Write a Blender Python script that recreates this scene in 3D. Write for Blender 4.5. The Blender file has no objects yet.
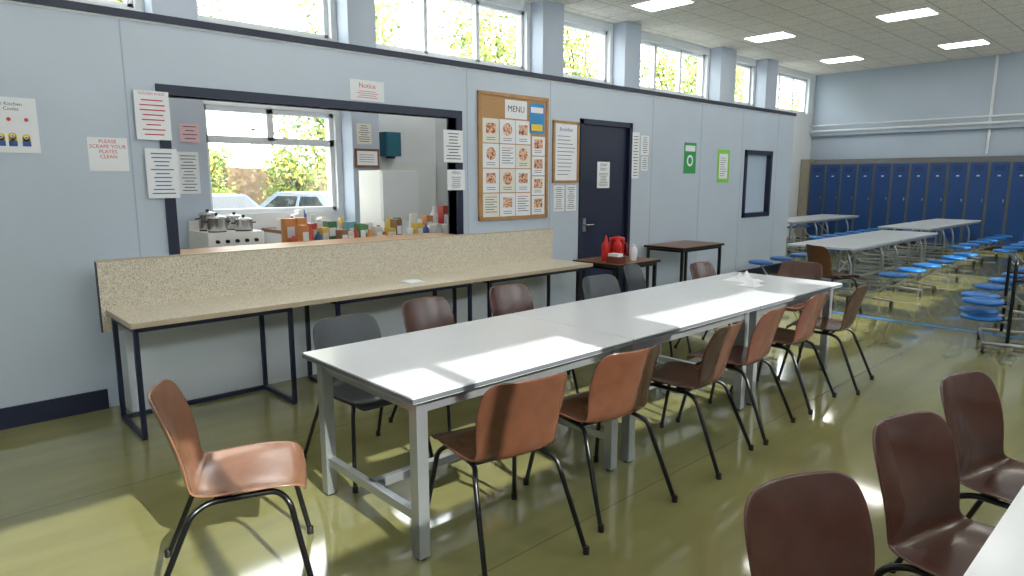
import bpy, math, random
from mathutils import Vector, Matrix
random.seed(7)
scene=bpy.context.scene
COL=scene.collection

def lin(v):
    v/=255.0
    return v/12.92 if v<=0.04045 else ((v+0.055)/1.055)**2.4
def C(r,g,b): return (lin(r),lin(g),lin(b),1)

# ---------------- materials ----------------
MATS={}
def mat(name,col=(200,200,200),rough=0.5,metal=0.0,noise=0.0,nscale=8.0,bump=0.0,spec=0.5,emit=0.0,trans=0.0,coat=0.0):
    if name in MATS: return MATS[name]
    m=bpy.data.materials.new(name); m.use_nodes=True
    nt=m.node_tree; b=nt.nodes['Principled BSDF']
    c=C(*col)
    b.inputs['Base Color'].default_value=c
    b.inputs['Roughness'].default_value=rough
    b.inputs['Metallic'].default_value=metal
    b.inputs['Specular IOR Level'].default_value=spec
    b.inputs['Coat Weight'].default_value=coat
    if emit>0:
        b.inputs['Emission Color'].default_value=c
        b.inputs['Emission Strength'].default_value=emit
    if noise>0 or bump>0:
        tc=nt.nodes.new('ShaderNodeTexCoord'); n=nt.nodes.new('ShaderNodeTexNoise')
        n.inputs['Scale'].default_value=nscale; n.inputs['Detail'].default_value=4
        nt.links.new(tc.outputs['Object'],n.inputs['Vector'])
        if noise>0:
            r=nt.nodes.new('ShaderNodeValToRGB')
            r.color_ramp.elements[0].position=0.3; r.color_ramp.elements[1].position=0.7
            r.color_ramp.elements[0].color=tuple(x*(1-noise) for x in c[:3])+(1,)
            r.color_ramp.elements[1].color=tuple(min(1,x*(1+noise)) for x in c[:3])+(1,)
            nt.links.new(n.outputs['Fac'],r.inputs['Fac']); nt.links.new(r.outputs['Color'],b.inputs['Base Color'])
        if bump>0:
            bp=nt.nodes.new('ShaderNodeBump'); bp.inputs['Strength'].default_value=bump; bp.inputs['Distance'].default_value=0.005
            nt.links.new(n.outputs['Fac'],bp.inputs['Height']); nt.links.new(bp.outputs['Normal'],b.inputs['Normal'])
    MATS[name]=m; return m

def ramp_noise_mat(name,cols,scale,rough=0.5,detail=2,vor=False,coord='Object',emit=0):
    m=bpy.data.materials.new(name); m.use_nodes=True; nt=m.node_tree; b=nt.nodes['Principled BSDF']
    tc=nt.nodes.new('ShaderNodeTexCoord')
    if vor:
        n=nt.nodes.new('ShaderNodeTexVoronoi'); n.inputs['Scale'].default_value=scale
        out=n.outputs['Color']
        sp=nt.nodes.new('ShaderNodeSeparateColor'); nt.links.new(out,sp.inputs['Color']); out=sp.outputs[0]
    else:
        n=nt.nodes.new('ShaderNodeTexNoise'); n.inputs['Scale'].default_value=scale; n.inputs['Detail'].default_value=detail; out=n.outputs['Fac']
    nt.links.new(tc.outputs[coord],n.inputs['Vector'])
    r=nt.nodes.new('ShaderNodeValToRGB'); r.color_ramp.interpolation='CONSTANT' if vor else 'LINEAR'
    els=r.color_ramp.elements
    while len(els)<len(cols): els.new(0.5)
    for e,(p,c) in zip(els,cols): e.position=p; e.color=C(*c)
    nt.links.new(out,r.inputs['Fac']); nt.links.new(r.outputs['Color'],b.inputs['Base Color'])
    b.inputs['Roughness'].default_value=rough
    MATS[name]=m; return m

def grid_mat(name,base,line,sx,sy,mortar,rough,var=0.03,nstretch=None,nscale=6,bump=0.0,rotz=0.0,spec=0.5):
    m=bpy.data.materials.new(name); m.use_nodes=True; nt=m.node_tree; b=nt.nodes['Principled BSDF']
    tc=nt.nodes.new('ShaderNodeTexCoord')
    br=nt.nodes.new('ShaderNodeTexBrick'); br.offset=0.0; br.squash=1.0
    br.inputs['Scale'].default_value=1.0; br.inputs['Mortar Size'].default_value=mortar
    br.inputs['Brick Width'].default_value=sx; br.inputs['Row Height'].default_value=sy
    c=C(*base)
    br.inputs['Color1'].default_value=tuple(x*(1-var) for x in c[:3])+(1,)
    br.inputs['Color2'].default_value=tuple(x*(1+var) for x in c[:3])+(1,)
    br.inputs['Mortar'].default_value=C(*line)
    mp=nt.nodes.new('ShaderNodeMapping'); mp.inputs['Rotation'].default_value[2]=rotz
    nt.links.new(tc.outputs['Object'],mp.inputs['Vector']); nt.links.new(mp.outputs['Vector'],br.inputs['Vector'])
    n=nt.nodes.new('ShaderNodeTexNoise'); n.inputs['Scale'].default_value=nscale; n.inputs['Detail'].default_value=6
    mp2=nt.nodes.new('ShaderNodeMapping')
    if nstretch: mp2.inputs['Scale'].default_value=nstretch
    nt.links.new(tc.outputs['Object'],mp2.inputs['Vector']); nt.links.new(mp2.outputs['Vector'],n.inputs['Vector'])
    mr=nt.nodes.new('ShaderNodeMapRange'); mr.inputs[1].default_value=0.3; mr.inputs[2].default_value=0.7
    mr.inputs[3].default_value=0.88; mr.inputs[4].default_value=1.1
    nt.links.new(n.outputs['Fac'],mr.inputs[0])
    mx=nt.nodes.new('ShaderNodeMix'); mx.data_type='RGBA'; mx.blend_type='MULTIPLY'; mx.inputs[0].default_value=1
    nt.links.new(br.outputs['Color'],mx.inputs[6]); nt.links.new(mr.outputs[0],mx.inputs[7])
    nt.links.new(mx.outputs[2],b.inputs['Base Color'])
    b.inputs['Roughness'].default_value=rough; b.inputs['Specular IOR Level'].default_value=spec
    if bump>0:
        bp=nt.nodes.new('ShaderNodeBump'); bp.inputs['Strength'].default_value=bump; bp.inputs['Distance'].default_value=0.003
        nt.links.new(n.outputs['Fac'],bp.inputs['Height']); nt.links.new(bp.outputs['Normal'],b.inputs['Normal'])
    MATS[name]=m; return m

def glass_mat():
    m=bpy.data.materials.new('window_glass'); m.use_nodes=True; nt=m.node_tree
    for n in list(nt.nodes): nt.nodes.remove(n)
    o=nt.nodes.new('ShaderNodeOutputMaterial'); t=nt.nodes.new('ShaderNodeBsdfTransparent'); g=nt.nodes.new('ShaderNodeBsdfGlossy')
    g.inputs['Roughness'].default_value=0.02; mx=nt.nodes.new('ShaderNodeMixShader'); mx.inputs[0].default_value=0.06
    t.inputs['Color'].default_value=(0.96,0.98,0.97,1)
    nt.links.new(t.outputs[0],mx.inputs[1]); nt.links.new(g.outputs[0],mx.inputs[2]); nt.links.new(mx.outputs[0],o.inputs['Surface'])
    MATS['window_glass']=m; return m
GLASS=glass_mat()

wallM=mat('painted_wall_blue',(187,198,211),0.30,noise=0.03,nscale=1.5)
wallL=mat('counter_front_paint',(212,218,223),0.4,noise=0.03,nscale=2)
wallK=mat('kitchen_wall_paint',(222,226,228),0.5,noise=0.03,nscale=2)
farM=mat('far_wall_paint',(176,188,202),0.6,noise=0.04,nscale=1)
colM=mat('column_paint',(182,192,206),0.5,noise=0.03,nscale=2)
beige=mat('beige_panel',(150,142,128),0.5)
navy=mat('navy_paint',(20,28,56),0.4,noise=0.05)
white=mat('white_frame',(225,228,230),0.4)
floorM=grid_mat('floor_vinyl',(134,132,88),(108,106,70),1.9,30.0,0.004,0.07,var=0.025,nstretch=(2.6,0.45,1),nscale=2.6,bump=0.04,spec=1.0)
ceilM=grid_mat('ceiling_tiles',(240,234,222),(188,184,174),0.6,0.6,0.010,0.9,var=0.015,nscale=20)
laminate=mat('white_laminate',(222,225,230),0.18,noise=0.015,nscale=3)
edgeM=mat('table_edge',(92,96,102),0.4)
alu=mat('silver_paint',(168,172,176),0.3,metal=0.7)
steel=mat('stainless_steel',(190,190,190),0.25,metal=0.95)
black=mat('black_tube',(14,15,17),0.28)
blackp=mat('black_plastic',(20,20,22),0.5)
brown=mat('brown_plastic',(94,58,42),0.22,noise=0.10,nscale=14,bump=0.08,spec=.6)
tan=mat('tan_brown_plastic',(136,96,74),0.22,noise=0.08,nscale=14,bump=0.08,spec=.6)
maroon=mat('maroon_brown_plastic',(82,50,40),0.22,noise=0.10,nscale=14,bump=0.08,spec=.6)
greyp=mat('charcoal_plastic',(62,66,72),0.35,noise=0.06,nscale=30,bump=0.12)
bluep=mat('blue_stool_plastic',(28,110,190),0.3)
lockB=mat('locker_blue',(28,68,126),0.35)
lockG=mat('locker_grey',(98,100,100),0.45)
speck=ramp_noise_mat('speckled_laminate',[(0.0,(164,152,134)),(0.2,(208,198,178)),(0.6,(220,212,194)),(0.85,(234,230,216))],220,0.35,vor=True)
beigeE=mat('laminate_edge',(192,176,152),.4)
wood=mat('varnished_wood',(120,80,48),0.35,noise=0.25,nscale=12)
woodl=mat('pine_wood',(176,132,84),0.45,noise=0.15,nscale=12)
cork=mat('cork',(184,144,100),0.8,noise=0.2,nscale=80)
paper=mat('paper_white',(232,234,238),0.7)
paper2=mat('paper_cream',(226,224,214),0.7)
ink=mat('ink_black',(50,50,60),0.7); inkr=mat('ink_red',(200,60,72),0.7); inkb=mat('ink_blue',(60,90,160),0.7)
food=ramp_noise_mat('food_photo_print',[(0.3,(120,62,40)),(0.45,(200,120,76)),(0.55,(232,214,190)),(0.65,(180,64,50)),(0.75,(90,130,60))],26,0.5)
emitM=mat('lamp_diffuser',(255,252,244),0.5,emit=11.0)
red=mat('red_plastic',(200,24,20),0.3); greenp=mat('green_print',(40,150,80),0.5); greenl=mat('lime_border',(130,205,60),0.5)
yellow=mat('yellow_print',(240,205,40),0.5); bluepr=mat('blue_print',(50,140,200),0.5); teal=mat('teal_plastic',(20,96,116),0.3)
pink=mat('pink_paper',(226,190,196),0.7)
rubber=mat('rubber_grey',(60,60,60),0.7)
stripe=mat('floor_tape_blue',(50,110,170),0.3)

# ---------------- mesh builder ----------------
class B:
    def __init__(s): s.v=[];s.f=[];s.m=[];s.mi=[];s.sm=[]
    def _mi(s,m):
        if m not in s.m: s.m.append(m)
        return s.m.index(m)
    def add(s,vs,fs,m,smooth=False):
        o=len(s.v); s.v+= [tuple(v) for v in vs]; k=s._mi(m)
        for f in fs: s.f.append(tuple(i+o for i in f)); s.mi.append(k); s.sm.append(smooth)
    def box(s,x0,y0,z0,x1,y1,z1,m):
        if x0>x1:x0,x1=x1,x0
        if y0>y1:y0,y1=y1,y0
        if z0>z1:z0,z1=z1,z0
        vs=[(x0,y0,z0),(x1,y0,z0),(x1,y1,z0),(x0,y1,z0),(x0,y0,z1),(x1,y0,z1),(x1,y1,z1),(x0,y1,z1)]
        s.add(vs,[(0,3,2,1),(4,5,6,7),(0,1,5,4),(1,2,6,5),(2,3,7,6),(3,0,4,7)],m)
    def rbox(s,x0,y0,z0,x1,y1,z1,r,m,n=5):
        pts=[]
        for (cx,cy,a0) in [(x1-r,y1-r,0),(x0+r,y1-r,90),(x0+r,y0+r,180),(x1-r,y0+r,270)]:
            for i in range(n+1):
                a=math.radians(a0+90*i/n); pts.append((cx+r*math.cos(a),cy+r*math.sin(a)))
        s.prism(pts,z0,z1,m)
    def prism(s,pts,z0,z1,m):
        n=len(pts); vs=[(p[0],p[1],z0) for p in pts]+[(p[0],p[1],z1) for p in pts]
        fs=[tuple(reversed(range(n))),tuple(range(n,2*n))]+[(i,(i+1)%n,n+(i+1)%n,n+i) for i in range(n)]
        s.add(vs,fs,m)
    def lathe(s,c,prof,m,n=20,smooth=True,axis='z'):
        vs=[];fs=[]
        for r,z in prof:
            for i in range(n):
                a=2*math.pi*i/n
                p=(r*math.cos(a),r*math.sin(a),z)
                if axis=='x': p=(z,p[0],p[1])
                if axis=='y': p=(p[0],z,p[1])
                vs.append((c[0]+p[0],c[1]+p[1],c[2]+p[2]))
        for k in range(len(prof)-1):
            for i in range(n):
                fs.append((k*n+i,k*n+(i+1)%n,(k+1)*n+(i+1)%n,(k+1)*n+i))
        s.add(vs,fs,m,smooth)
        s.add(vs[:n],[tuple(reversed(range(n)))],m); s.add(vs[-n:],[tuple(range(n))],m)
    def tube(s,pts,r,m,n=8,bend=0.04,closed=False,sq=False):
        P=[Vector(p) for p in pts]; path=[]
        if len(P)>2 and bend>0:
            path=[P[0]]
            for i in range(1,len(P)-1):
                a=(P[i-1]-P[i]);b_=(P[i+1]-P[i]); d=min(bend,a.length*.45,b_.length*.45)
                p0=P[i]+a.normalized()*d;p1=P[i]+b_.normalized()*d
                for k in range(6):
                    t=k/5; path.append(p0*(1-t)**2+P[i]*2*t*(1-t)+p1*t*t)
            path.append(P[-1])
        else: path=P
        if sq: n=4
        vs=[];fs=[]
        t0=(path[1]-path[0]).normalized()
        up=Vector((0,0,1)) if abs(t0.z)<0.9 else Vector((1,0,0))
        nrm=t0.cross(up).normalized()
        for i,p in enumerate(path):
            if i==0:t=(path[1]-path[0])
            elif i==len(path)-1:t=path[-1]-path[-2]
            else:t=(path[i+1]-path[i]).normalized()+(path[i]-path[i-1]).normalized()
            t.normalize()
            nrm=(nrm-t*nrm.dot(t)).normalized(); bn=t.cross(nrm)
            for k in range(n):
                a=2*math.pi*k/n+(math.pi/4 if sq else 0)
                rr=r*1.414 if sq else r
                vs.append(p+nrm*math.cos(a)*rr+bn*math.sin(a)*rr)
        L=len(path)
        for i in range(L-1):
            for k in range(n):
                fs.append((i*n+k,i*n+(k+1)%n,(i+1)*n+(k+1)%n,(i+1)*n+k))
        s.add(vs,fs,m,not sq)
        s.add(vs[:n],[tuple(reversed(range(n)))],m); s.add(vs[-n:],[tuple(range(n))],m)
    def mesh_from(s,me,m,M=Matrix(),smooth=True):
        s.add([M@v.co for v in me.vertices],[tuple(p.vertices) for p in me.polygons],m,smooth)
    def mesh(s,name):
        me=bpy.data.meshes.new(name); me.from_pydata(s.v,[],s.f)
        for m in s.m: me.materials.append(m)
        me.polygons.foreach_set('material_index',s.mi); me.polygons.foreach_set('use_smooth',s.sm)
        me.update(); return me
    def build(s,name,loc=(0,0,0),rz=0,bevel=0):
        o=bpy.data.objects.new(name,s.mesh(name)); COL.objects.link(o); o.location=loc; o.rotation_euler[2]=rz
        if bevel:
            md=o.modifiers.new('bev','BEVEL'); md.width=bevel; md.segments=2; md.limit_method='ANGLE'
        return o
def inst(name,me,loc,rz=0,sc=None):
    o=bpy.data.objects.new(name,me); COL.objects.link(o); o.location=loc; o.rotation_euler[2]=rz
    if sc: o.scale=sc
    return o

_tc={}
def text_geo(b,body,size,m,x,y0,z0,align='CENTER'):
    key=(body,size,align)
    if key not in _tc:
        cu=bpy.data.curves.new('t','FONT'); cu.body=body; cu.size=size; cu.align_x=align; cu.resolution_u=2; cu.space_line=1.0
        o=bpy.data.objects.new('t',cu); COL.objects.link(o)
        dg=bpy.context.evaluated_depsgraph_get(); me=bpy.data.meshes.new_from_object(o.evaluated_get(dg))
        bpy.data.objects.remove(o); _tc[key]=me
    M=Matrix(((0,0,1,x),(1,0,0,y0),(0,1,0,z0),(0,0,0,1)))
    b.mesh_from(_tc[key],m,M,False)

# ---------------- ROOM ----------------
WX=-5.25; EX=-8.0; RX=3.2; Y0=-3.5; Y1=18.86; CZ=4.42; SILL=3.37; HEAD=4.28
b=B(); b.box(EX-0.3,Y0-0.2,-0.1,RX+0.3,Y1+0.3,0,floorM); b.build('floor')
b=B(); b.box(EX-0.3,Y0-0.2,CZ,RX+0.3,Y1+0.3,CZ+0.15,ceilM); b.build('ceiling')
b=B(); b.box(-5.0,8.24,0.0,RX-.05,8.36,0.003,stripe); b.build('floor_marking_tape')

wins=[(-3.0,-1.35,1),(-.7,2.1,3),(2.7,4.34,1),(4.9,7.82,3),(8.47,9.95,1),(10.58,13.3,3),(14.1,15.4,1),(16.1,18.5,3)]
wn=[0]
def window(x0,x1,ya,yb,za,zb,n,extra=None):
    wn[0]+=1
    w=B(); t=0.055; xm=(x0+x1)/2
    w.box(x0,ya,za,x1,ya+t,zb,white); w.box(x0,yb-t,za,x1,yb,zb,white)
    w.box(x0,ya,za,x1,yb,za+t,white); w.box(x0,ya,zb-t,x1,yb,zb,white)
    for i in range(1,n):
        y=ya+(yb-ya)*i/n; w.box(x0,y-t*.6,za,x1,y+t*.6,zb,white)
    if extra:
        zt,ym=extra; w.box(x0,ya,zt-.04,x1,yb,zt+.04,white); w.box(x0,ym-.04,zt,x1,ym+.04,zb,white)
    w.box(xm-.003,ya+t,za+t,xm+.003,yb-t,zb-t,GLASS)
    w.build('window_%d'%wn[0])
KW=(2.7,4.34,1.2,2.45)
def side_wall(name,xi,xo,inward,kitchen,m):
    w=B()
    lo,hi=min(xi,xo),max(xi,xo)
    if kitchen:
        w.box(lo,Y0,0,hi,KW[0],SILL,m); w.box(lo,KW[1],0,hi,Y1+.2,SILL,m)
        w.box(lo,KW[0],0,hi,KW[1],KW[2],m); w.box(lo,KW[0],KW[3],hi,KW[1],SILL,m)
    else: w.box(lo,Y0,0,hi,Y1+.2,SILL,m)
    w.box(lo,Y0,HEAD,hi,Y1+.2,CZ,m)
    prev=Y0
    for (a,c,n) in wins+[(Y1+.2,None,0)]:
        w.box(lo,prev,SILL,hi,a,HEAD,m)
        if c is None: break
        prev=c
    w.build(name)
    ed=[(-1.35,-.7),(2.1,2.7),(4.34,4.9),(7.82,8.47),(9.95,10.58),(13.3,14.1),(15.4,16.1)]
    for a,c in ed:
        q=B(); q.box(xi,a+.08,0,xi+inward*.28,c-.08,CZ,colM); q.build('wall_column')
    for (a,c,n) in wins: window(lo+.08,hi-.08,a,c,SILL,HEAD,n)
side_wall('wall_west',EX,EX-.25,1,True,wallK)
window(EX-.18,EX-.06,*KW,1,extra=(2.07,3.5))
side_wall('wall_east',RX,RX+.25,-1,False,farM)
b=B(); b.box(EX,Y1,0,RX,Y1+.2,CZ,farM); b.build('wall_north')
b=B(); b.box(EX,Y0-.2,0,RX,Y0,CZ,farM); b.build('wall_south')
b=B()
b.box(EX,Y1-.12,2.78,RX,Y1,2.86,farM)
b.tube([(EX,Y1-.16,2.9),(RX,Y1-.16,2.9)],.03,white); b.tube([(EX,Y1-.16,3.05),(-2.0,Y1-.16,3.05)],.02,white)
b.tube([(-3.9,Y1-.05,2.2),(-3.9,Y1-.05,4.4)],.03,white)
b.build('trim_conduit')

# partition
H=2.69; T=.12
HY0,HY1,HZ0,HZ1=1.53,4.15,1.02,2.2
DY0,DY1,DZ=6.0,7.0,2.31
SY0,SY1,SZ0,SZ1=9.95,10.87,1.0,2.07
PE=11.63
w=B()
def seg(a,c,z0,z1): w.box(WX-T,a,z0,WX,c,z1,wallM)
seg(Y0,HY0,0,H);seg(HY0,HY1,0,HZ0);seg(HY0,HY1,HZ1,H);seg(HY1,DY0,0,H);seg(DY0,DY1,DZ,H);seg(DY1,SY0,0,H)
seg(SY0,SY1,0,SZ0);seg(SY0,SY1,SZ1,H);seg(SY1,PE,0,H)
w.build('wall_partition')
b=B()
for y in [-.65,1.27,4.3,5.5,7.45,8.65,9.85,11.05]:
    b.box(WX,y-.004,.15,WX+.002,y+.004,H-.02,mat('seam_paint',(160,174,192),.5))
b.build('trim_panel_joints')
b=B(); b.box(WX-T-.015,Y0,H,WX+.02,PE+.02,H+.05,navy); b.box(WX,Y0,H-.015,WX+.006,PE,H,white); b.build('trim_top_rail')
for nm,a,c in (('west_south',Y0,.98),('west_mid',5.25,DY0-.01),('west_north',DY1+.01,PE)):
    b=B(); b.box(WX+.001,a,0,WX+.018,c,.14,navy); b.build('baseboard_'+nm)
# hatch frame
b=B(); f=.07
b.box(WX-T-.02,HY0-f,HZ0,WX+.022,HY0,HZ1+f,navy); b.box(WX-T-.02,HY1,HZ0,WX+.022,HY1+f,HZ1+f,navy)
b.box(WX-T-.02,HY0,HZ1,WX+.022,HY1,HZ1+f,navy)
b.build('trim_hatch')
b=B(); b.box(WX-T-.25,HY0,HZ0,WX+.05,HY1,HZ0+.035,woodl); b.build('trim_hatch_sill')
# door
b=B()
b.box(WX-.07,DY0+.06,.01,WX-.025,DY1-.06,DZ-.06,navy)
b.box(WX-T-.01,DY0,0,WX+.02,DY0+.06,DZ,navy);b.box(WX-T-.01,DY1-.06,0,WX+.02,DY1,DZ,navy);b.box(WX-T-.01,DY0,DZ-.06,WX+.02,DY1,DZ,navy)
b.box(WX-.025,DY0+.1,.98,WX-.018,DY0+.16,1.14,steel)
b.tube([(WX-.02,DY0+.13,1.06),(WX+.03,DY0+.13,1.06),(WX+.03,DY0+.25,1.06)],.009,steel,bend=.015)
b.box(WX-.025,DY0+.08,.02,WX-.02,DY1-.08,.2,steel)
b.build('door_1')
# small internal window
b=B(); t=.07
b.box(WX-T,SY0,SZ0,WX+.02,SY0+t,SZ1,navy);b.box(WX-T,SY1-t,SZ0,WX+.02,SY1,SZ1,navy)
b.box(WX-T,SY0,SZ0,WX+.02,SY1,SZ0+t,navy);b.box(WX-T,SY0,SZ1-t,WX+.02,SY1,SZ1,navy)
b.box(WX-.06,SY0+t,SZ0+t,WX-.055,SY1-t,SZ1-t,mat('frosted_pane',(180,196,214),.15))
b.build('window_interior')
b=B(); b.box(EX,5.95,0,WX-T,6.05,H,wallK); b.build('wall_kitchen_north')
b=B(); b.box(EX,.3,0,WX-T,.4,H,wallK); b.build('wall_kitchen_south')

# ceiling lights
LB=B(); LB.box(-.42,-.3,-.02,.42,.3,0,white); LB.box(-.39,-.27,-.026,.39,.27,-.02,emitM)
lme=LB.mesh('ceiling_light')
for X in (-6.55,-4.1,-1.6,.9):
    for Y in (-1.3,2.2,5.8,9.45,13.15,16.8):
        inst('ceiling_light',lme,(X,Y,CZ))

# ---------------- lockers ----------------
LW=.40
def locker_mesh(n):
    b=B(); W=n*LW
    b.box(0,0.02,.1,W,.45,2.02,lockG); b.box(0.02,.05,0,W-.02,.43,.1,blackp)
    b.add([(0,.02,2.02),(W,.02,2.02),(W,.45,2.02),(0,.45,2.02),(0,.3,2.14),(W,.3,2.14),(W,.45,2.14),(0,.45,2.14)],[(0,1,5,4),(4,5,6,7),(1,2,6,5),(0,4,7,3),(2,3,7,6)],lockG)
    for i in range(n):
        x0=i*LW+.03;x1=(i+1)*LW-.03
        b.box(x0,0,.14,x1,.02,1.99,lockB)
        for k in range(3):
            b.box(x0+.08,-.003,1.82+k*.04,x1-.08,0,1.835+k*.04,blackp); b.box(x0+.08,-.003,.25+k*.04,x1-.08,0,.265+k*.04,blackp)
        b.box(x1-.055,-.012,1.1,x1-.03,0,1.17,steel); b.box((x0+x1)/2-.03,-.003,1.68,(x0+x1)/2+.03,0,1.71,white)
    return b.mesh('locker_bank')
lk=locker_mesh(4)
x=-7.72
while x<RX-1.7:
    inst('locker_bank',lk,(x,Y1-.6,0)); x+=4*LW+.01
b=B(); b.box(-.13,-.2,0.05,.13,.2,2.15,beige); b.box(-.12,-.22,.08,.12,-.2,2.12,beige)
b.box(-.12,-.18,0,.12,.2,.05,blackp); b.tube([(-.04,-.22,1.0),(-.04,-.25,1.0),(-.04,-.25,1.15),(-.04,-.22,1.15)],.006,steel,bend=.01)
b.build('tall_cupboard',(-7.86,Y1-.4,0))

# ---------------- CHAIR ----------------
def shell_mesh():
    rows=[ # y,z,halfwidth,seatcurve,backwrap
     (.225,.412,.18,.0,.0),(.235,.430,.21,.004,-.014),(.215,.449,.226,.010,-.012),(.14,.453,.234,.016,0),(.04,.446,.238,.022,0),(-.06,.438,.234,.026,.0),
     (-.14,.434,.222,.026,.004),(-.185,.446,.208,.018,.014),(-.21,.48,.200,.008,.03),(-.226,.54,.204,0,.042),(-.244,.61,.213,0,.05),
     (-.266,.68,.217,0,.052),(-.286,.74,.213,0,.05),(-.300,.78,.202,0,.046),(-.308,.803,.182,0,.04),(-.313,.817,.145,0,.028)]
    N=12; vs=[];fs=[]
    for (y,z,hw,sc,bw) in rows:
        for i in range(N+1):
            u=-1+2*i/N
            vs.append((u*hw,y+bw*u*u,z+sc*abs(u)**3))
    for r in range(len(rows)-1):
        for i in range(N):
            a=r*(N+1)+i; fs.append((a,a+1,a+N+2,a+N+1))
    me=bpy.data.meshes.new('s'); me.from_pydata(vs,[],fs); o=bpy.data.objects.new('s',me); COL.objects.link(o)
    so=o.modifiers.new('so','SOLIDIFY'); so.thickness=.010; so.offset=0
    ss=o.modifiers.new('ss','SUBSURF'); ss.levels=1; ss.render_levels=1
    bpy.context.view_layer.update()
    dg=bpy.context.evaluated_depsgraph_get(); r=bpy.data.meshes.new_from_object(o.evaluated_get(dg)); bpy.data.objects.remove(o); return r
SH=shell_mesh()
def chair_mesh(m,name):
    b=B(); b.mesh_from(SH,m)
    r=.0115
    for s in (-1,1):
        b.tube([(s*.25,.24,.008),(s*.205,.165,.39),(s*.17,.12,.425),(s*.17,-.12,.415),(s*.205,-.18,.39),(s*.25,-.345,.008)],r,black,bend=.045)
        for y in (.24,-.345): b.lathe((s*.25,y,0),[(.015,0),(.015,.03),(.012,.035)],blackp,10)
    b.tube([(-.172,.1,.425),(.172,.1,.425)],.009,black); b.tube([(-.172,-.1,.418),(.172,-.1,.418)],.009,black)
    for s in (-1,1):
        b.box(s*.15-.02,-.09,.425,s*.15+.02,-.04,.437,blackp); b.box(s*.15-.02,.05,.43,s*.15+.02,.1,.442,blackp)
    return b.mesh(name)
CB=chair_mesh(brown,'dining_chair'); CT=chair_mesh(tan,'dining_chair_tan'); CM=chair_mesh(maroon,'dining_chair_maroon'); CG=chair_mesh(greyp,'dining_chair_grey')
def chair(tx,ty,face,me=CB):
    a=math.radians(face); cx=tx+.31*math.cos(a); cy=ty+.31*math.sin(a)
    return inst('dining_chair',me,(cx,cy,0),a-math.pi/2)
# near side
chair(-1.79,1.80,169); chair(-1.78,2.48,172); chair(-1.76,3.36,188,CM); chair(-1.80,4.00,186,CM); chair(-1.83,4.74,184,CM); chair(-1.78,5.42,188)
# head
chair(-2.68,.64,66,CT)
# far side
chair(-3.45,1.85,0,CG); chair(-3.62,2.54,5,CM); chair(-3.66,3.34,0,CM); chair(-3.50,4.22,-5,CG); chair(-3.72,4.95,15,CG); chair(-3.40,5.62,0,CM)
chair(-2.72,6.45,-90,CM); chair(-3.35,8.15,60)
# foreground right
chair(-.71,1.68,-20,CM); chair(-.67,2.40,-15,CM); chair(-.67,3.10,-12,CM)

# ---------------- dining tables ----------------
def table_mesh(L,W=.96,name='dining_table'):
    b=B()
    b.rbox(0,0,.722,W,L,.75,.012,laminate); b.box(-.001,-.001,.724,W+.001,L+.001,.743,edgeM)
    lg=.055; i=.05
    for x in (i,W-i-lg):
        for y in (i,L-i-lg):
            b.box(x,y,.012,x+lg,y+lg,.722,alu); b.lathe((x+lg/2,y+lg/2,0),[(.022,0),(.022,.012)],blackp,12)
    for y in (i+.01,L-i-.045): b.box(i+lg,y,.655,W-i-lg,y+.035,.722,alu); b.box(i+lg,y,.17,W-i-lg,y+.035,.21,alu)
    for x in (i+.01,W-i-.045): b.box(x,i+lg,.655,x+.035,L-i-lg,.722,alu)
    b.box(W/2-.02,i+.03,.17,W/2+.02,L-i-.03,.21,alu)
    return b.mesh(name)
TM=table_mesh(1.435)
for k in range(3): inst('dining_table',TM,(-3.05,1.42+k*1.44,0))
TM2=table_mesh(1.6)
inst('dining_table',TM2,(-.29,.75,0)); inst('dining_table',TM2,(-.29,2.36,0))

def crumple(name,loc,sx,sy,h,m=paper,n=7):
    b=B(); vs=[];fs=[]
    for i in range(n+1):
        for j in range(n+1):
            u=i/n-.5;v=j/n-.5
            vs.append((u*sx+random.uniform(-.1,.1)*sx/n,v*sy+random.uniform(-.1,.1)*sy/n,.002+random.random()*h*(1-2*max(abs(u),abs(v)))))
    for i in range(n):
        for j in range(n): a=i*(n+1)+j; fs.append((a,a+n+1,a+n+2,a+1))
    b.add(vs,fs,m); return b.build(name,loc)
crumple('paper_napkin',(-2.72,5.25,.75),.28,.22,.11); crumple('plastic_bag',(-2.55,5.05,.75),.16,.16,.06)

# ---------------- serving counter ----------------
b=B()
CY0,CY1=.97,5.22; XF=-4.36; XB=-4.97
b.box(XB,CY0,.722,XF,CY1,.75,speck)
b.box(XF,CY0,.72,XF+.004,CY1,.752,beigeE); b.box(XB,CY0-.004,.72,XF,CY0,.752,beigeE)
b.box(XB-.03,CY0-.03,.60,XB,CY1+.04,1.07,speck); b.box(XB-.034,CY0-.034,1.07,XB+.002,CY1+.044,1.08,beigeE)
b.box(XB-.032,CY0-.036,.60,XB+.002,CY0-.03,1.07,navy)
b.box(WX+.02,CY0+.1,0,XB-.03,CY1,1.0,wallL)
s=.014
tabs=[(1.0,1.98),(2.35,3.62),(3.85,5.15)]
for a,c in tabs:
    for y in (a,c):
        b.tube([(XF-.05,y,s),(XF-.05,y,.708)],s,navy,sq=True,bend=0); b.tube([(XB+.05,y,s),(XB+.05,y,.708)],s,navy,sq=True,bend=0)
        b.tube([(XF-.05,y,s),(XB+.05,y,s)],s,navy,sq=True,bend=0); b.tube([(XF-.05,y,.70),(XB+.05,y,.70)],s,navy,sq=True,bend=0)
    b.tube([(XF-.05,a,.70),(XF-.05,c,.70)],s,navy,sq=True,bend=0)
    b.tube([(XB+.05,a,.70),(XB+.05,c,.70)],s,navy,sq=True,bend=0)
b.tube([(XB+.05,1.0,s),(XB+.05,1.98,s)],s,navy,sq=True,bend=0)
b.build('serving_counter')
crumple('paper_slip',(-4.6,3.15,.752),.2,.16,.03)

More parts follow.
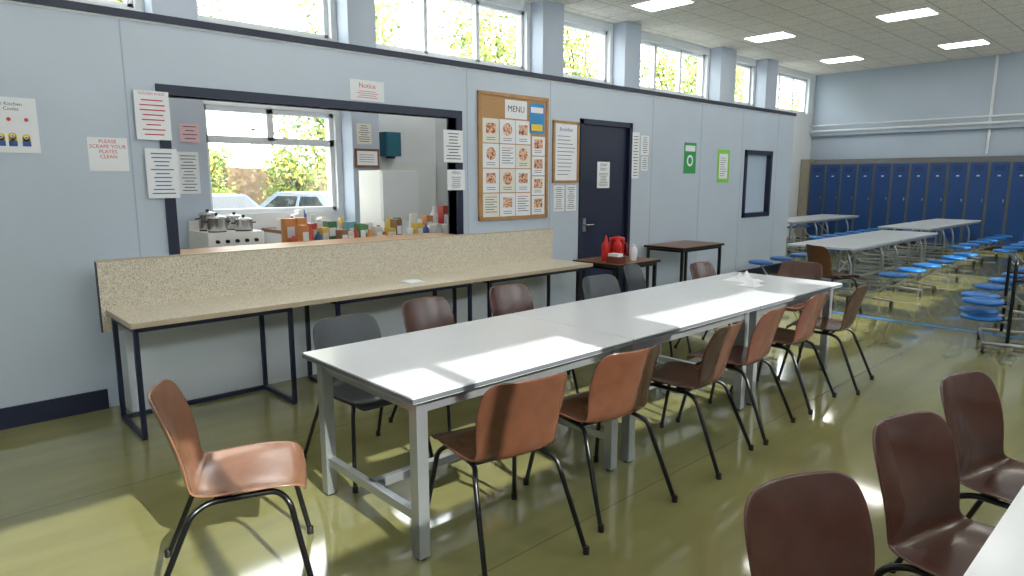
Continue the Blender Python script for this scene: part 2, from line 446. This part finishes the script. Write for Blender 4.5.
# ---------------- small side tables ----------------
def small_table(W,L,h=.75):
    b=B(); b.box(0,0,h-.03,W,L,h,wood); b.box(-.004,-.004,h-.028,W+.004,L+.004,h-.006,blackp)
    for x in (.04,W-.04):
        for y in (.04,L-.04): b.tube([(x,y,0),(x,y,h-.03)],.016,black,sq=True,bend=0)
        b.tube([(x,.04,h-.05),(x,L-.04,h-.05)],.014,black,sq=True,bend=0)
    for y in (.04,L-.04): b.tube([(.04,y,h-.05),(W-.04,y,h-.05)],.014,black,sq=True,bend=0)
    return b.mesh('side_table')
inst('side_table',small_table(.62,.72),(-4.72,5.32,0))
inst('side_table',small_table(.6,1.0),(-5.18,7.25,0))
def bottle():
    b=B(); b.lathe((0,0,0),[(.040,0),(.044,.01),(.046,.16),(.036,.19),(.019,.205),(.019,.225),(.005,.27)],red,16); return b.mesh('ketchup_bottle')
bm=bottle()
for (x,y) in [(-4.42,5.50),(-4.34,5.60)]: inst('ketchup_bottle',bm,(x,y,.75))
b=B(); b.lathe((0,0,0),[(.07,0),(.078,.01),(.082,.2),(.086,.205),(.086,.23),(.04,.24)],red,24); b.tube([(.08,0,.19),(.14,0,.17),(.14,0,.06),(.08,0,.05)],.009,red,bend=.03); b.build('sauce_tub',(-4.46,5.74,.75))
b=B(); b.lathe((0,0,0),[(.035,0),(.04,.01),(.042,.12),(.03,.14),(.02,.15),(.02,.17)],paper,20); b.build('mayonnaise_bottle',(-4.24,5.74,.75))
b=B(); b.rbox(-.09,-.06,0,.09,.06,.07,.02,mat('brown_caddy',(110,50,40),.4)); 
for i in range(4): b.box(-.07+i*.035,-.04,.07,-.045+i*.035,.04,.10,paper)
b.build('sachet_caddy',(-4.22,5.42,.75))
b=B(); b.lathe((0,0,0),[(.03,0),(.04,.09),(.042,.092)],paper,16); b.build('paper_cup',(-4.6,5.95,.75))

# ---------------- mobile stool tables ----------------
def stool(b,x,y,z):
    b.lathe((x,y,z),[(.10,0),(.155,.005),(.17,.02),(.162,.04),(.12,.048),(.02,.042)],bluep,24)
def stool_table(L=3.7,n=5):
    b=B(); W=.42
    b.rbox(-W,-L/2,.725,W,-.005,.75,.03,mat('grey_laminate',(196,200,204),.3)); b.rbox(-W,.005,.725,W,L/2,.75,.03,MATS['grey_laminate'])
    for s in (-1,1): b.box(s*(W-.03)-.015,-L/2+.06,.69,s*(W-.03)+.015,L/2-.06,.725,alu)
    sp=(L-.4)/(n-1)
    for i in range(n):
        y=-L/2+.2+i*sp
        for s in (-1,1):
            stool(b,s*.86,y,.42)
            b.tube([(s*.05,y,.2),(s*.7,y,.2),(s*.86,y,.42)],.014,alu,bend=.1)
        b.tube([(-.05,y,.2),(.05,y,.2)],.014,alu)
    for y in (-L/2+.35,-.3,.3,L/2-.35):
        for s in (-1,1):
            b.tube([(s*.3,y,.10),(s*.3,y,.5),(s*.22,y,.71)],.018,alu,bend=.08)
            b.lathe((s*.3-.012,y,.045),[(.045,0),(.045,.024)],rubber,14,axis='x')
            b.tube([(s*.3,y,.05),(s*.3,y,.12)],.012,steel)
        b.tube([(-.3,y,.14),(.3,y,.14)],.016,alu)
        for s in (-1,1):
            b.tube([(s*.3,y,.12),(s*.82,y,.09)],.014,alu); b.lathe((s*.82-.012,y,.045),[(.045,0),(.045,.024)],rubber,14,axis='x')
    b.tube([(0,-L/2+.3,.2),(0,L/2-.3,.2)],.018,alu)
    b.tube([(0,-L/2+.35,.16),(0,-.3,.68)],.012,alu); b.tube([(0,L/2-.35,.16),(0,.3,.68)],.012,alu)
    return b.mesh('stool_dining_table')
ST=stool_table(3.7,6)
for p in [(-3.53,10.60),(-3.9,15.15),(-.75,10.35),(-1.5,15.0),(-6.4,15.3)]: inst('stool_dining_table',ST,(p[0],p[1],0))
# trolley of stools at right
b=B()
b.tube([(-.3,-.35,.1),(-.3,.35,.1),(.3,.35,.1),(.3,-.35,.1),(-.3,-.35,.1)],.016,alu,bend=.03)
for sx in (-1,1):
    for sy in (-1,1):
        b.lathe((sx*.3-.012,sy*.33,.045),[(.045,0),(.045,.024)],rubber,14,axis='x'); b.tube([(sx*.3,sy*.33,.04),(sx*.3,sy*.33,.11)],.012,steel)
    b.tube([(sx*.12,-.33,.1),(sx*.12,-.33,.88),(sx*.12,.33,.88),(sx*.12,.33,.1)],.016,black,bend=.06)
    for z in (.3,.45):
        for y in (-.18,.2):
            b.tube([(sx*.12,y,z-.02),(sx*.33,y,z-.02)],.012,alu); stool(b,sx*.33,y,z-.01)
    b.tube([(sx*.12,-.33,.45),(sx*.12,.33,.45)],.014,black)
b.tube([(-.12,-.33,.7),(.12,-.33,.7)],.014,black); b.tube([(-.12,.33,.7),(.12,.33,.7)],.014,black)
b.build('stool_trolley',(-1.17,7.72,0),.25)

# ---------------- notices ----------------
def poster(name,y0,y1,z0,z1,m=paper,lines=6,lm=ink,off=.003,title=None,tm=None,ts=.04,x=None):
    b=B(); X=(WX if x is None else x)+off
    b.box(X,y0,z0,X+.0015,y1,z1,m); X2=X+.002
    w=y1-y0;h=z1-z0;top=z1-.06*h
    if title:
        text_geo(b,title,ts,tm or lm,X2,(y0+y1)/2,z1-ts*1.1); top=z1-ts*1.1*(title.count('\n')+1)-.02
    if lines:
        lines=int(lines*1.6); st=(top-z0-.02)/lines
        for i in range(lines):
            ww=w*random.uniform(.4,.75); c=(y0+y1)/2; zz=top-st*(i+.5); hh=min(st*.13,.004)
            b.box(X2,c-ww/2,zz-hh,X2+.0006,c+ww/2,zz+hh,lm)
    return b.build(name)
b=B(); X=WX+.003; b.box(X,.42,1.77,X+.0015,.75,2.11,paper)
for i,(y,h) in enumerate([(.48,.09),(.55,.075),(.61,.085),(.68,.07)]):
    z=1.83
    b.lathe((X+.0,y,z),[(.022,.0015),(.022,.003)],yellow,14,axis='x'); b.box(X+.0015,y-.022,z,X+.003,y+.022,z+h*.5,yellow)
    b.lathe((X+.0,y,z+h*.5),[(.022,.0015),(.022,.003)],yellow,14,axis='x'); b.box(X+.003,y-.022,z-.02,X+.0036,y+.022,z+.012,inkb)
    b.lathe((X,y,z+h*.5),[(.011,.003),(.011,.0042)],paper,12,axis='x'); b.lathe((X,y,z+h*.5),[(.005,.0042),(.005,.005)],ink,10,axis='x')
text_geo(b,"Mini Kitchen\n    Cooks",.03,ink,X+.002,.60,2.06)
for y in (.52,.6,.69): b.lathe((X,y,1.975),[(.012,.0015),(.012,.003)],inkr,10,axis='x')
b.build('cartoon_poster')
poster('wall_notice',1.01,1.25,1.66,1.885,lines=0,title="PLEASE\nSCRAPE YOUR\nPLATES\nCLEAN",tm=inkr,ts=.034)
poster('wall_notice',1.31,1.535,1.88,2.215,lines=5,off=.026,title="GOLDEN RULES",ts=.024,lm=inkr)
poster('wall_notice',1.35,1.56,1.47,1.82,lines=7,off=.026,lm=inkb)
poster('wall_notice',3.0,3.34,2.285,2.46,lines=3,title="Notice",tm=inkr,ts=.06,lm=inkr)
poster('wall_notice',3.98,4.22,1.77,2.08,lines=6,off=.026); poster('wall_notice',4.02,4.24,1.5,1.70,lines=4,off=.026,title="MENU",tm=inkb,ts=.04)
b=B(); X=WX+.001; y0,y1,z0,z1=4.45,5.43,1.2,2.47
b.box(X,y0,z0,X+.012,y1,z1,cork)
for q in [(y0-.02,z0-.02,y1+.02,z0+.015),(y0-.02,z1-.015,y1+.02,z1+.02),(y0-.02,z0,y0+.015,z1),(y1-.015,z0,y1+.02,z1)]:
    b.box(X,q[0],q[1],X+.022,q[2],q[3],woodl)
Xp=X+.0125
b.box(Xp,4.8,2.24,Xp+.001,5.12,2.43,paper); text_geo(b,"MENU",.09,ink,Xp+.002,4.96,2.31)
b.box(Xp,5.16,2.1,Xp+.001,5.39,2.42,bluepr); b.box(Xp+.001,5.19,2.13,Xp+.0018,5.36,2.2,yellow); b.box(Xp+.001,5.18,2.32,Xp+.0018,5.37,2.38,paper)
for r in range(4):
    for c in range(3):
        ya=4.49+c*.235; zt=2.225-r*.255
        if c==2: ya=4.955
        ww=.222;hh=.245
        b.box(Xp,ya,zt-hh,Xp+.001,ya+ww,zt,paper if (r+c)%3 else paper2)
        if (r+c*2)%4!=3:
            if (r*3+c)%2: b.lathe((Xp+.001,ya+ww/2,zt-.1),[(.066,0),(.066,.0006)],food,16,axis='x')
            else: b.box(Xp+.001,ya+.045,zt-.15,Xp+.0016,ya+ww-.045,zt-.045,food)
            for k in range(2): b.box(Xp+.001,ya+.05,zt-.195-k*.022,Xp+.0016,ya+ww-.05,zt-.190-k*.022,ink)
        else:
            for k in range(7): b.box(Xp+.001,ya+.03,zt-.04-k*.026,Xp+.0016,ya+ww-.03-.04*(k%2),zt-.034-k*.026,inkr if k==0 else ink)
for r in range(4):
    zt=2.07-r*.215; b.box(Xp,5.2,zt-.205,Xp+.001,5.4,zt,paper)
    b.box(Xp+.001,5.235,zt-.13,Xp+.0016,5.365,zt-.03,food)
    for k in range(2): b.box(Xp+.001,5.24,zt-.155-k*.02,Xp+.0016,5.35,zt-.15-k*.02,ink)
b.build('notice_board')
b=B(); y0,y1,z0,z1=5.55,5.96,1.58,2.25
b.box(X,y0,z0,X+.01,y1,z1,paper)
for q in [(y0-.015,z0-.015,y1+.015,z0+.015),(y0-.015,z1-.015,y1+.015,z1+.015),(y0-.015,z0,y0+.015,z1),(y1-.015,z0,y1+.015,z1)]:
    b.box(X,q[0],q[1],X+.02,q[2],q[3],woodl)
text_geo(b,"Breakfast",.06,inkb,X+.011,5.755,2.15)
for i in range(11): 
    ww=random.uniform(.18,.32); b.box(X+.01,5.61,2.09-i*.043,X+.011,5.61+ww,2.096-i*.043,ink if i%3 else inkb)
b.build('framed_menu_board')
poster('wall_notice',5.56,5.74,1.24,1.54,lines=8); poster('wall_notice',5.77,5.95,1.24,1.54,lines=8)
poster('door_notice',6.36,6.6,1.5,1.82,lines=6,x=WX-.025,title="STAFF\nONLY",ts=.05)
poster('wall_notice',6.99,7.14,1.62,2.2,lines=9,off=.024); poster('wall_notice',7.2,7.38,1.92,2.17,lines=5); poster('wall_notice',7.22,7.36,1.72,1.9,lines=4)
b=B(); b.box(X,8.22,1.69,X+.002,8.53,2.12,greenp); b.box(X+.002,8.25,2.0,X+.003,8.5,2.08,paper); b.lathe((X+.002,8.375,1.87),[(.08,0),(.08,.001)],paper,20,axis='x'); b.lathe((X+.003,8.375,1.87),[(.05,0),(.05,.001)],greenp,20,axis='x'); b.build('first_aid_sign')
b=B(); b.box(X,9.13,1.56,X+.002,9.48,2.05,greenl); b.box(X+.002,9.18,1.62,X+.003,9.43,1.99,paper)
for i in range(9): b.box(X+.003,9.21,1.66+i*.033,X+.0035,9.21+random.uniform(.12,.2),1.666+i*.033,ink)
b.build('wall_poster')

# ---------------- kitchen ----------------
kc=mat('kitchen_cabinet',(206,206,200),.4)
b=B()
b.box(EX+.02,.45,.05,EX+.62,2.14,.9,kc); b.box(EX+.02,.45,.9,EX+.66,2.14,.94,wood); b.box(EX+.02,.45,0,EX+.56,2.14,.05,blackp)
for y in (.5,1.05,1.6): b.box(EX+.62,y,.1,EX+.635,y+.5,.86,kc)
b.build('kitchen_unit')
b=B()
b.box(EX+.02,3.28,.05,EX+.62,4.2,.98,kc); b.box(EX+.02,3.28,.98,EX+.66,4.2,1.02,wood); b.box(EX+.02,3.28,0,EX+.56,4.2,.05,blackp)
for y in (3.31,3.76): b.box(EX+.62,y,.1,EX+.635,y+.42,.94,kc)
b.build('kitchen_unit')
b=B(); cw=mat('cooker_enamel',(232,230,224),.3)
b.box(-.3,-.29,.03,.3,.29,1.06,cw); b.box(-.3,-.29,1.06,-.26,.29,1.16,cw); b.box(.3,-.25,.15,.32,.25,.8,blackp); b.tube([(.34,-.22,.84),(.34,.22,.84)],.01,steel)
for i in range(5): b.lathe((.3,-.2+i*.1,.97),[(.02,0),(.018,.03)],blackp,12,axis='x')
for x in (-.12,.14):
    for y in (-.14,.14): b.lathe((x,y,1.06),[(.09,0),(.09,.010)],blackp,16)
for x in (-.25,.25):
    for y in (-.25,.25): b.lathe((x,y,0),[(.02,0),(.02,.03)],blackp,8)
b.build('cooker',(EX+.68,2.62,0))
def pot(r,h):
    b=B(); b.lathe((0,0,0),[(r*.95,0),(r,.01),(r,h),(r*1.03,h+.004),(r*.9,h+.02),(r*.2,h+.035)],steel,20); b.lathe((0,0,h+.03),[(.012,0),(.02,.02),(.01,.03)],blackp,10)
    for s in (-1,1): b.tube([(0,s*r,h*.75),(0,s*(r+.04),h*.75)],.008,blackp)
    return b.mesh('cooking_pot')
for (dx,dy,r,h) in [(.14,-.14,.1,.13),(.14,.14,.09,.1),(-.12,-.14,.09,.16),(-.12,.14,.1,.12)]:
    inst('cooking_pot',pot(r,h),(EX+.68+dx,2.62+dy,1.071))
def groceries(name,y0,y1,x,z,n,hs=(.08,.24),dx=.12):
    b=B(); cols=[(190,70,60),(220,190,90),(80,130,80),(235,235,235),(60,90,150),(210,140,80),(205,205,195),(140,100,70),(110,165,180),(225,222,214)]
    for i in range(n):
        y=y0+(y1-y0)*(i+.5)/n; w=(y1-y0)/n*.42; h=random.uniform(*hs); c=random.choice(cols); m=mat('pack_%d_%d_%d'%c,c,.45); xx=x+random.uniform(-dx,dx)
        k=random.random()
        if k<.55:
            b.box(xx-.06,y-w,z,xx+.06,y+w,z+h,m); b.box(xx+.06,y-w*.8,z+h*.3,xx+.061,y+w*.8,z+h*.7,paper)
        elif k<.8: b.lathe((xx,y,z),[(w,0),(w,h*.7),(w*.4,h*.85),(w*.4,h)],m,14)
        else: b.lathe((xx,y,z),[(w*.9,0),(w,.01),(w,h*.8),(w*.9,h*.82)],m,14)
    return b.build(name)
groceries('grocery_packs',3.3,4.15,EX+.35,1.021,11,(.08,.26))
groceries('grocery_packs',1.1,2.1,EX+.35,.941,9,(.1,.3))
b=B(); b.box(-6.3,2.4,.05,-5.72,5.9,.93,kc); b.box(-6.34,2.38,.93,-5.68,5.92,.97,wood); b.box(-6.25,2.45,0,-5.75,5.88,.05,blackp)
b.build('kitchen_island')
groceries('grocery_packs',2.7,4.1,-5.88,.971,17,(.10,.22)); groceries('grocery_packs',4.2,5.7,-5.88,.971,18,(.1,.28))
groceries('grocery_packs',2.75,4.1,-6.18,.971,12,(.14,.30),.03); groceries('grocery_packs',4.2,5.7,-6.18,.971,14,(.2,.38),.03)
b=B(); b.rbox(-.28,-.27,.03,.26,.27,1.72,.02,cw); b.box(.26,-.265,.06,.29,.265,1.1,white); b.box(.26,-.265,1.12,.29,.265,1.7,white); b.tube([(.29,-.22,1.0),(.32,-.22,1.0),(.32,-.22,.7),(.29,-.22,.7)],.008,steel,bend=.02)
b.box(-.26,-.25,0,.24,.25,.03,blackp); b.build('fridge',(EX+.62,4.72,0))
KX=EX+.285
b=B(); b.box(KX,4.44,1.76,KX+.015,4.8,2.0,wood); b.box(KX+.015,4.47,1.79,KX+.017,4.77,1.97,paper); 
for i in range(4): b.box(KX+.017,4.5,1.83+i*.03,KX+.018,4.72,1.835+i*.03,ink)
b.build('framed_certificate')
poster('wall_notice',4.48,4.7,2.06,2.32,lines=5,x=KX,off=.002,m=paper2)
poster('wall_notice',2.35,2.55,2.0,2.2,lines=3,x=KX,off=.002,m=pink); poster('wall_notice',2.3,2.52,1.45,1.9,lines=8,x=KX,off=.002)
b=B(); b.rbox(0,-.13,0,.2,.13,.32,.04,teal); b.box(.06,-.05,-.03,.14,.05,0,blackp); b.build('soap_dispenser',(EX+.005,5.1,1.92))
b=B(); b.box(EX+.005,4.95,1.0,EX+.012,5.94,1.85,mat('white_tiles',(226,228,226),.15)); b.build('trim_tiles')
b=B(); b.rbox(0,-.2,0,.5,.2,.95,.03,steel); b.box(.05,-.15,.95,.45,.15,1.05,steel);b.box(.5,-.16,.1,.51,.16,.8,steel); b.build('dishwasher',(EX+.1,5.5,0))

# ---------------- outside ----------------
grass=mat('asphalt',(110,112,110),.9,noise=.1,nscale=3)
b=B(); b.box(-60,-30,-.12,EX-.3,50,-.1,grass); b.build('ground')
leafM=[mat('leaf_a',(140,156,76),.5,noise=.2,nscale=2),mat('leaf_b',(196,184,96),.5,noise=.2,nscale=2),mat('leaf_c',(96,124,62),.5,noise=.2,nscale=2)]
bark=mat('bark',(84,72,58),.9,noise=.2,nscale=10)
def tree(seed,H,R,lo=.28,nl=4200,name='tree'):
    rnd=random.Random(seed); b=B()
    b.tube([(0,0,-.1),(.05,.08,H*.3),(0,0,H*.6)],.16*R/2.6,bark,bend=.5)
    cl=[]
    for i in range(16):
        a=rnd.uniform(0,6.28); rr=R*rnd.uniform(.15,.75); z=H*rnd.uniform(lo,.92); p=Vector((rr*math.cos(a),rr*math.sin(a),z)); cl.append(p)
        b.tube([(0,0,H*lo*.8+z*.15),(p.x*.5,p.y*.5,z*.8),tuple(p)],.035*R/2.6,bark,n=5,bend=.3)
    for i in range(nl):
        p=rnd.choice(cl)+Vector((rnd.gauss(0,R*.22),rnd.gauss(0,R*.22),rnd.gauss(0,H*.065)))
        s=rnd.uniform(.06,.12); u=Vector((rnd.gauss(0,1),rnd.gauss(0,1),rnd.gauss(0,1))).normalized(); v=u.cross(Vector((rnd.gauss(0,1),rnd.gauss(0,1),rnd.gauss(0,1)))).normalized()
        b.add([p-u*s,p-v*s*.5,p+u*s,p+v*s*.5],[(0,1,2,3)],rnd.choice(leafM))
    return b.mesh(name)
t1=tree(1,8.5,2.5,nl=6500);t2=tree(2,8.0,2.3,nl=6000); sh=tree(5,2.9,1.3,.2,3400,'shrub')
for i,(x,y) in enumerate([(-18.0,4.2),(-18.0,9.9),(-16.0,14.6),(-17,19.6),(-16,24.6),(-18,30),(-18.5,-1.5),(-17.5,35),(-16,40)]):
    inst('tree',t1 if i%2 else t2,(x,y,0),i*1.3)
for i in range(9): inst('shrub',sh,(-25.0,-2.5+i*3.6,0),i*.9)
b=B(); b.box(-28,-20,-.1,-27.8,45,2.1,mat('fence_timber',(120,100,78),.8,noise=.2,nscale=3))
for y in range(-20,45,2): b.box(-27.8,y,-.1,-27.7,y+.1,2.2,bark)
b.build('garden_fence')
def car(m):
    b=B(); prof=[(-2.1,.3),(-2.15,.65),(-1.9,.85),(-1.25,.95),(-.65,1.42),(.65,1.45),(1.35,1.0),(2.0,.88),(2.15,.6),(2.1,.3)]
    def ex(pr,w0,w1,mm):
        k=len(pr); vs=[(-w0 if z<1.1 else -w1,y,z) for y,z in pr]+[(w0 if z<1.1 else w1,y,z) for y,z in pr]
        b.add(vs,[tuple(range(k)),tuple(reversed(range(k,2*k)))]+[(i,k+i,k+(i+1)%k,(i+1)%k) for i in range(k)],mm)
    ex(prof,.86,.7,m)
    gl=mat('car_glass',(30,36,44),.05)
    for s in (-1,1):
        for (a,c,e,f) in [(-1.05,-.1,-.55,-.1),(0,1.1,0,.6)]:
            b.add([(s*.86,a,1.0),(s*.86,c,1.0),(s*.73,f,1.37),(s*.73,e,1.37)],[(0,1,2,3)],gl)
        for y in (-1.35,1.35): b.lathe((.78 if s>0 else -.9,y,.2),[(.31,0),(.31,.12)],rubber,20,axis='x')
    b.add([(-.68,-1.18,1.02),(.68,-1.18,1.02),(.64,-.7,1.4),(-.64,-.7,1.4)],[(0,1,2,3)],gl); b.add([(-.68,1.3,1.06),(.68,1.3,1.06),(.64,.72,1.43),(-.64,.72,1.43)],[(0,1,2,3)],gl)
    return b.mesh('car')
c1=car(mat('car_paint_silver',(120,130,146),.2,metal=.5)); c2=car(mat('car_paint_blue',(70,90,130),.2,metal=.3)); c3=car(mat('car_paint_white',(190,192,196),.25))
inst('car',c2,(-12.6,3.9,-.09),math.radians(110)); inst('car',c1,(-12.7,6.6,-.09),math.radians(105)); inst('car',c3,(-12.9,9.2,-.09),math.radians(100))

# ---------------- lights ----------------
w=bpy.data.worlds.new('World'); scene.world=w; w.use_nodes=True
bg=w.node_tree.nodes['Background']; bg.inputs[0].default_value=(.93,.965,1,1); bg.inputs[1].default_value=9.0
sd=bpy.data.lights.new('sun','SUN'); sd.energy=7.5; sd.angle=.006; sd.color=(1,.97,.91)
so=bpy.data.objects.new('sun',sd); COL.objects.link(so)
so.rotation_euler=Vector((-1,.10,-.6)).to_track_quat('-Z','Y').to_euler(); so.location=(10,-3,10)

# ---------------- camera ----------------
cd=bpy.data.cameras.new('camera'); cd.sensor_width=36; cd.lens=660/1024*36; cd.clip_start=.05; cd.clip_end=200
co=bpy.data.objects.new('camera',cd); COL.objects.link(co); co.location=(0,0,1.6)
co.rotation_euler=(math.radians(90-9.3),0,math.radians(46.9)); scene.camera=co
scene.view_settings.view_transform='Standard'
scene.view_settings.exposure=0.12
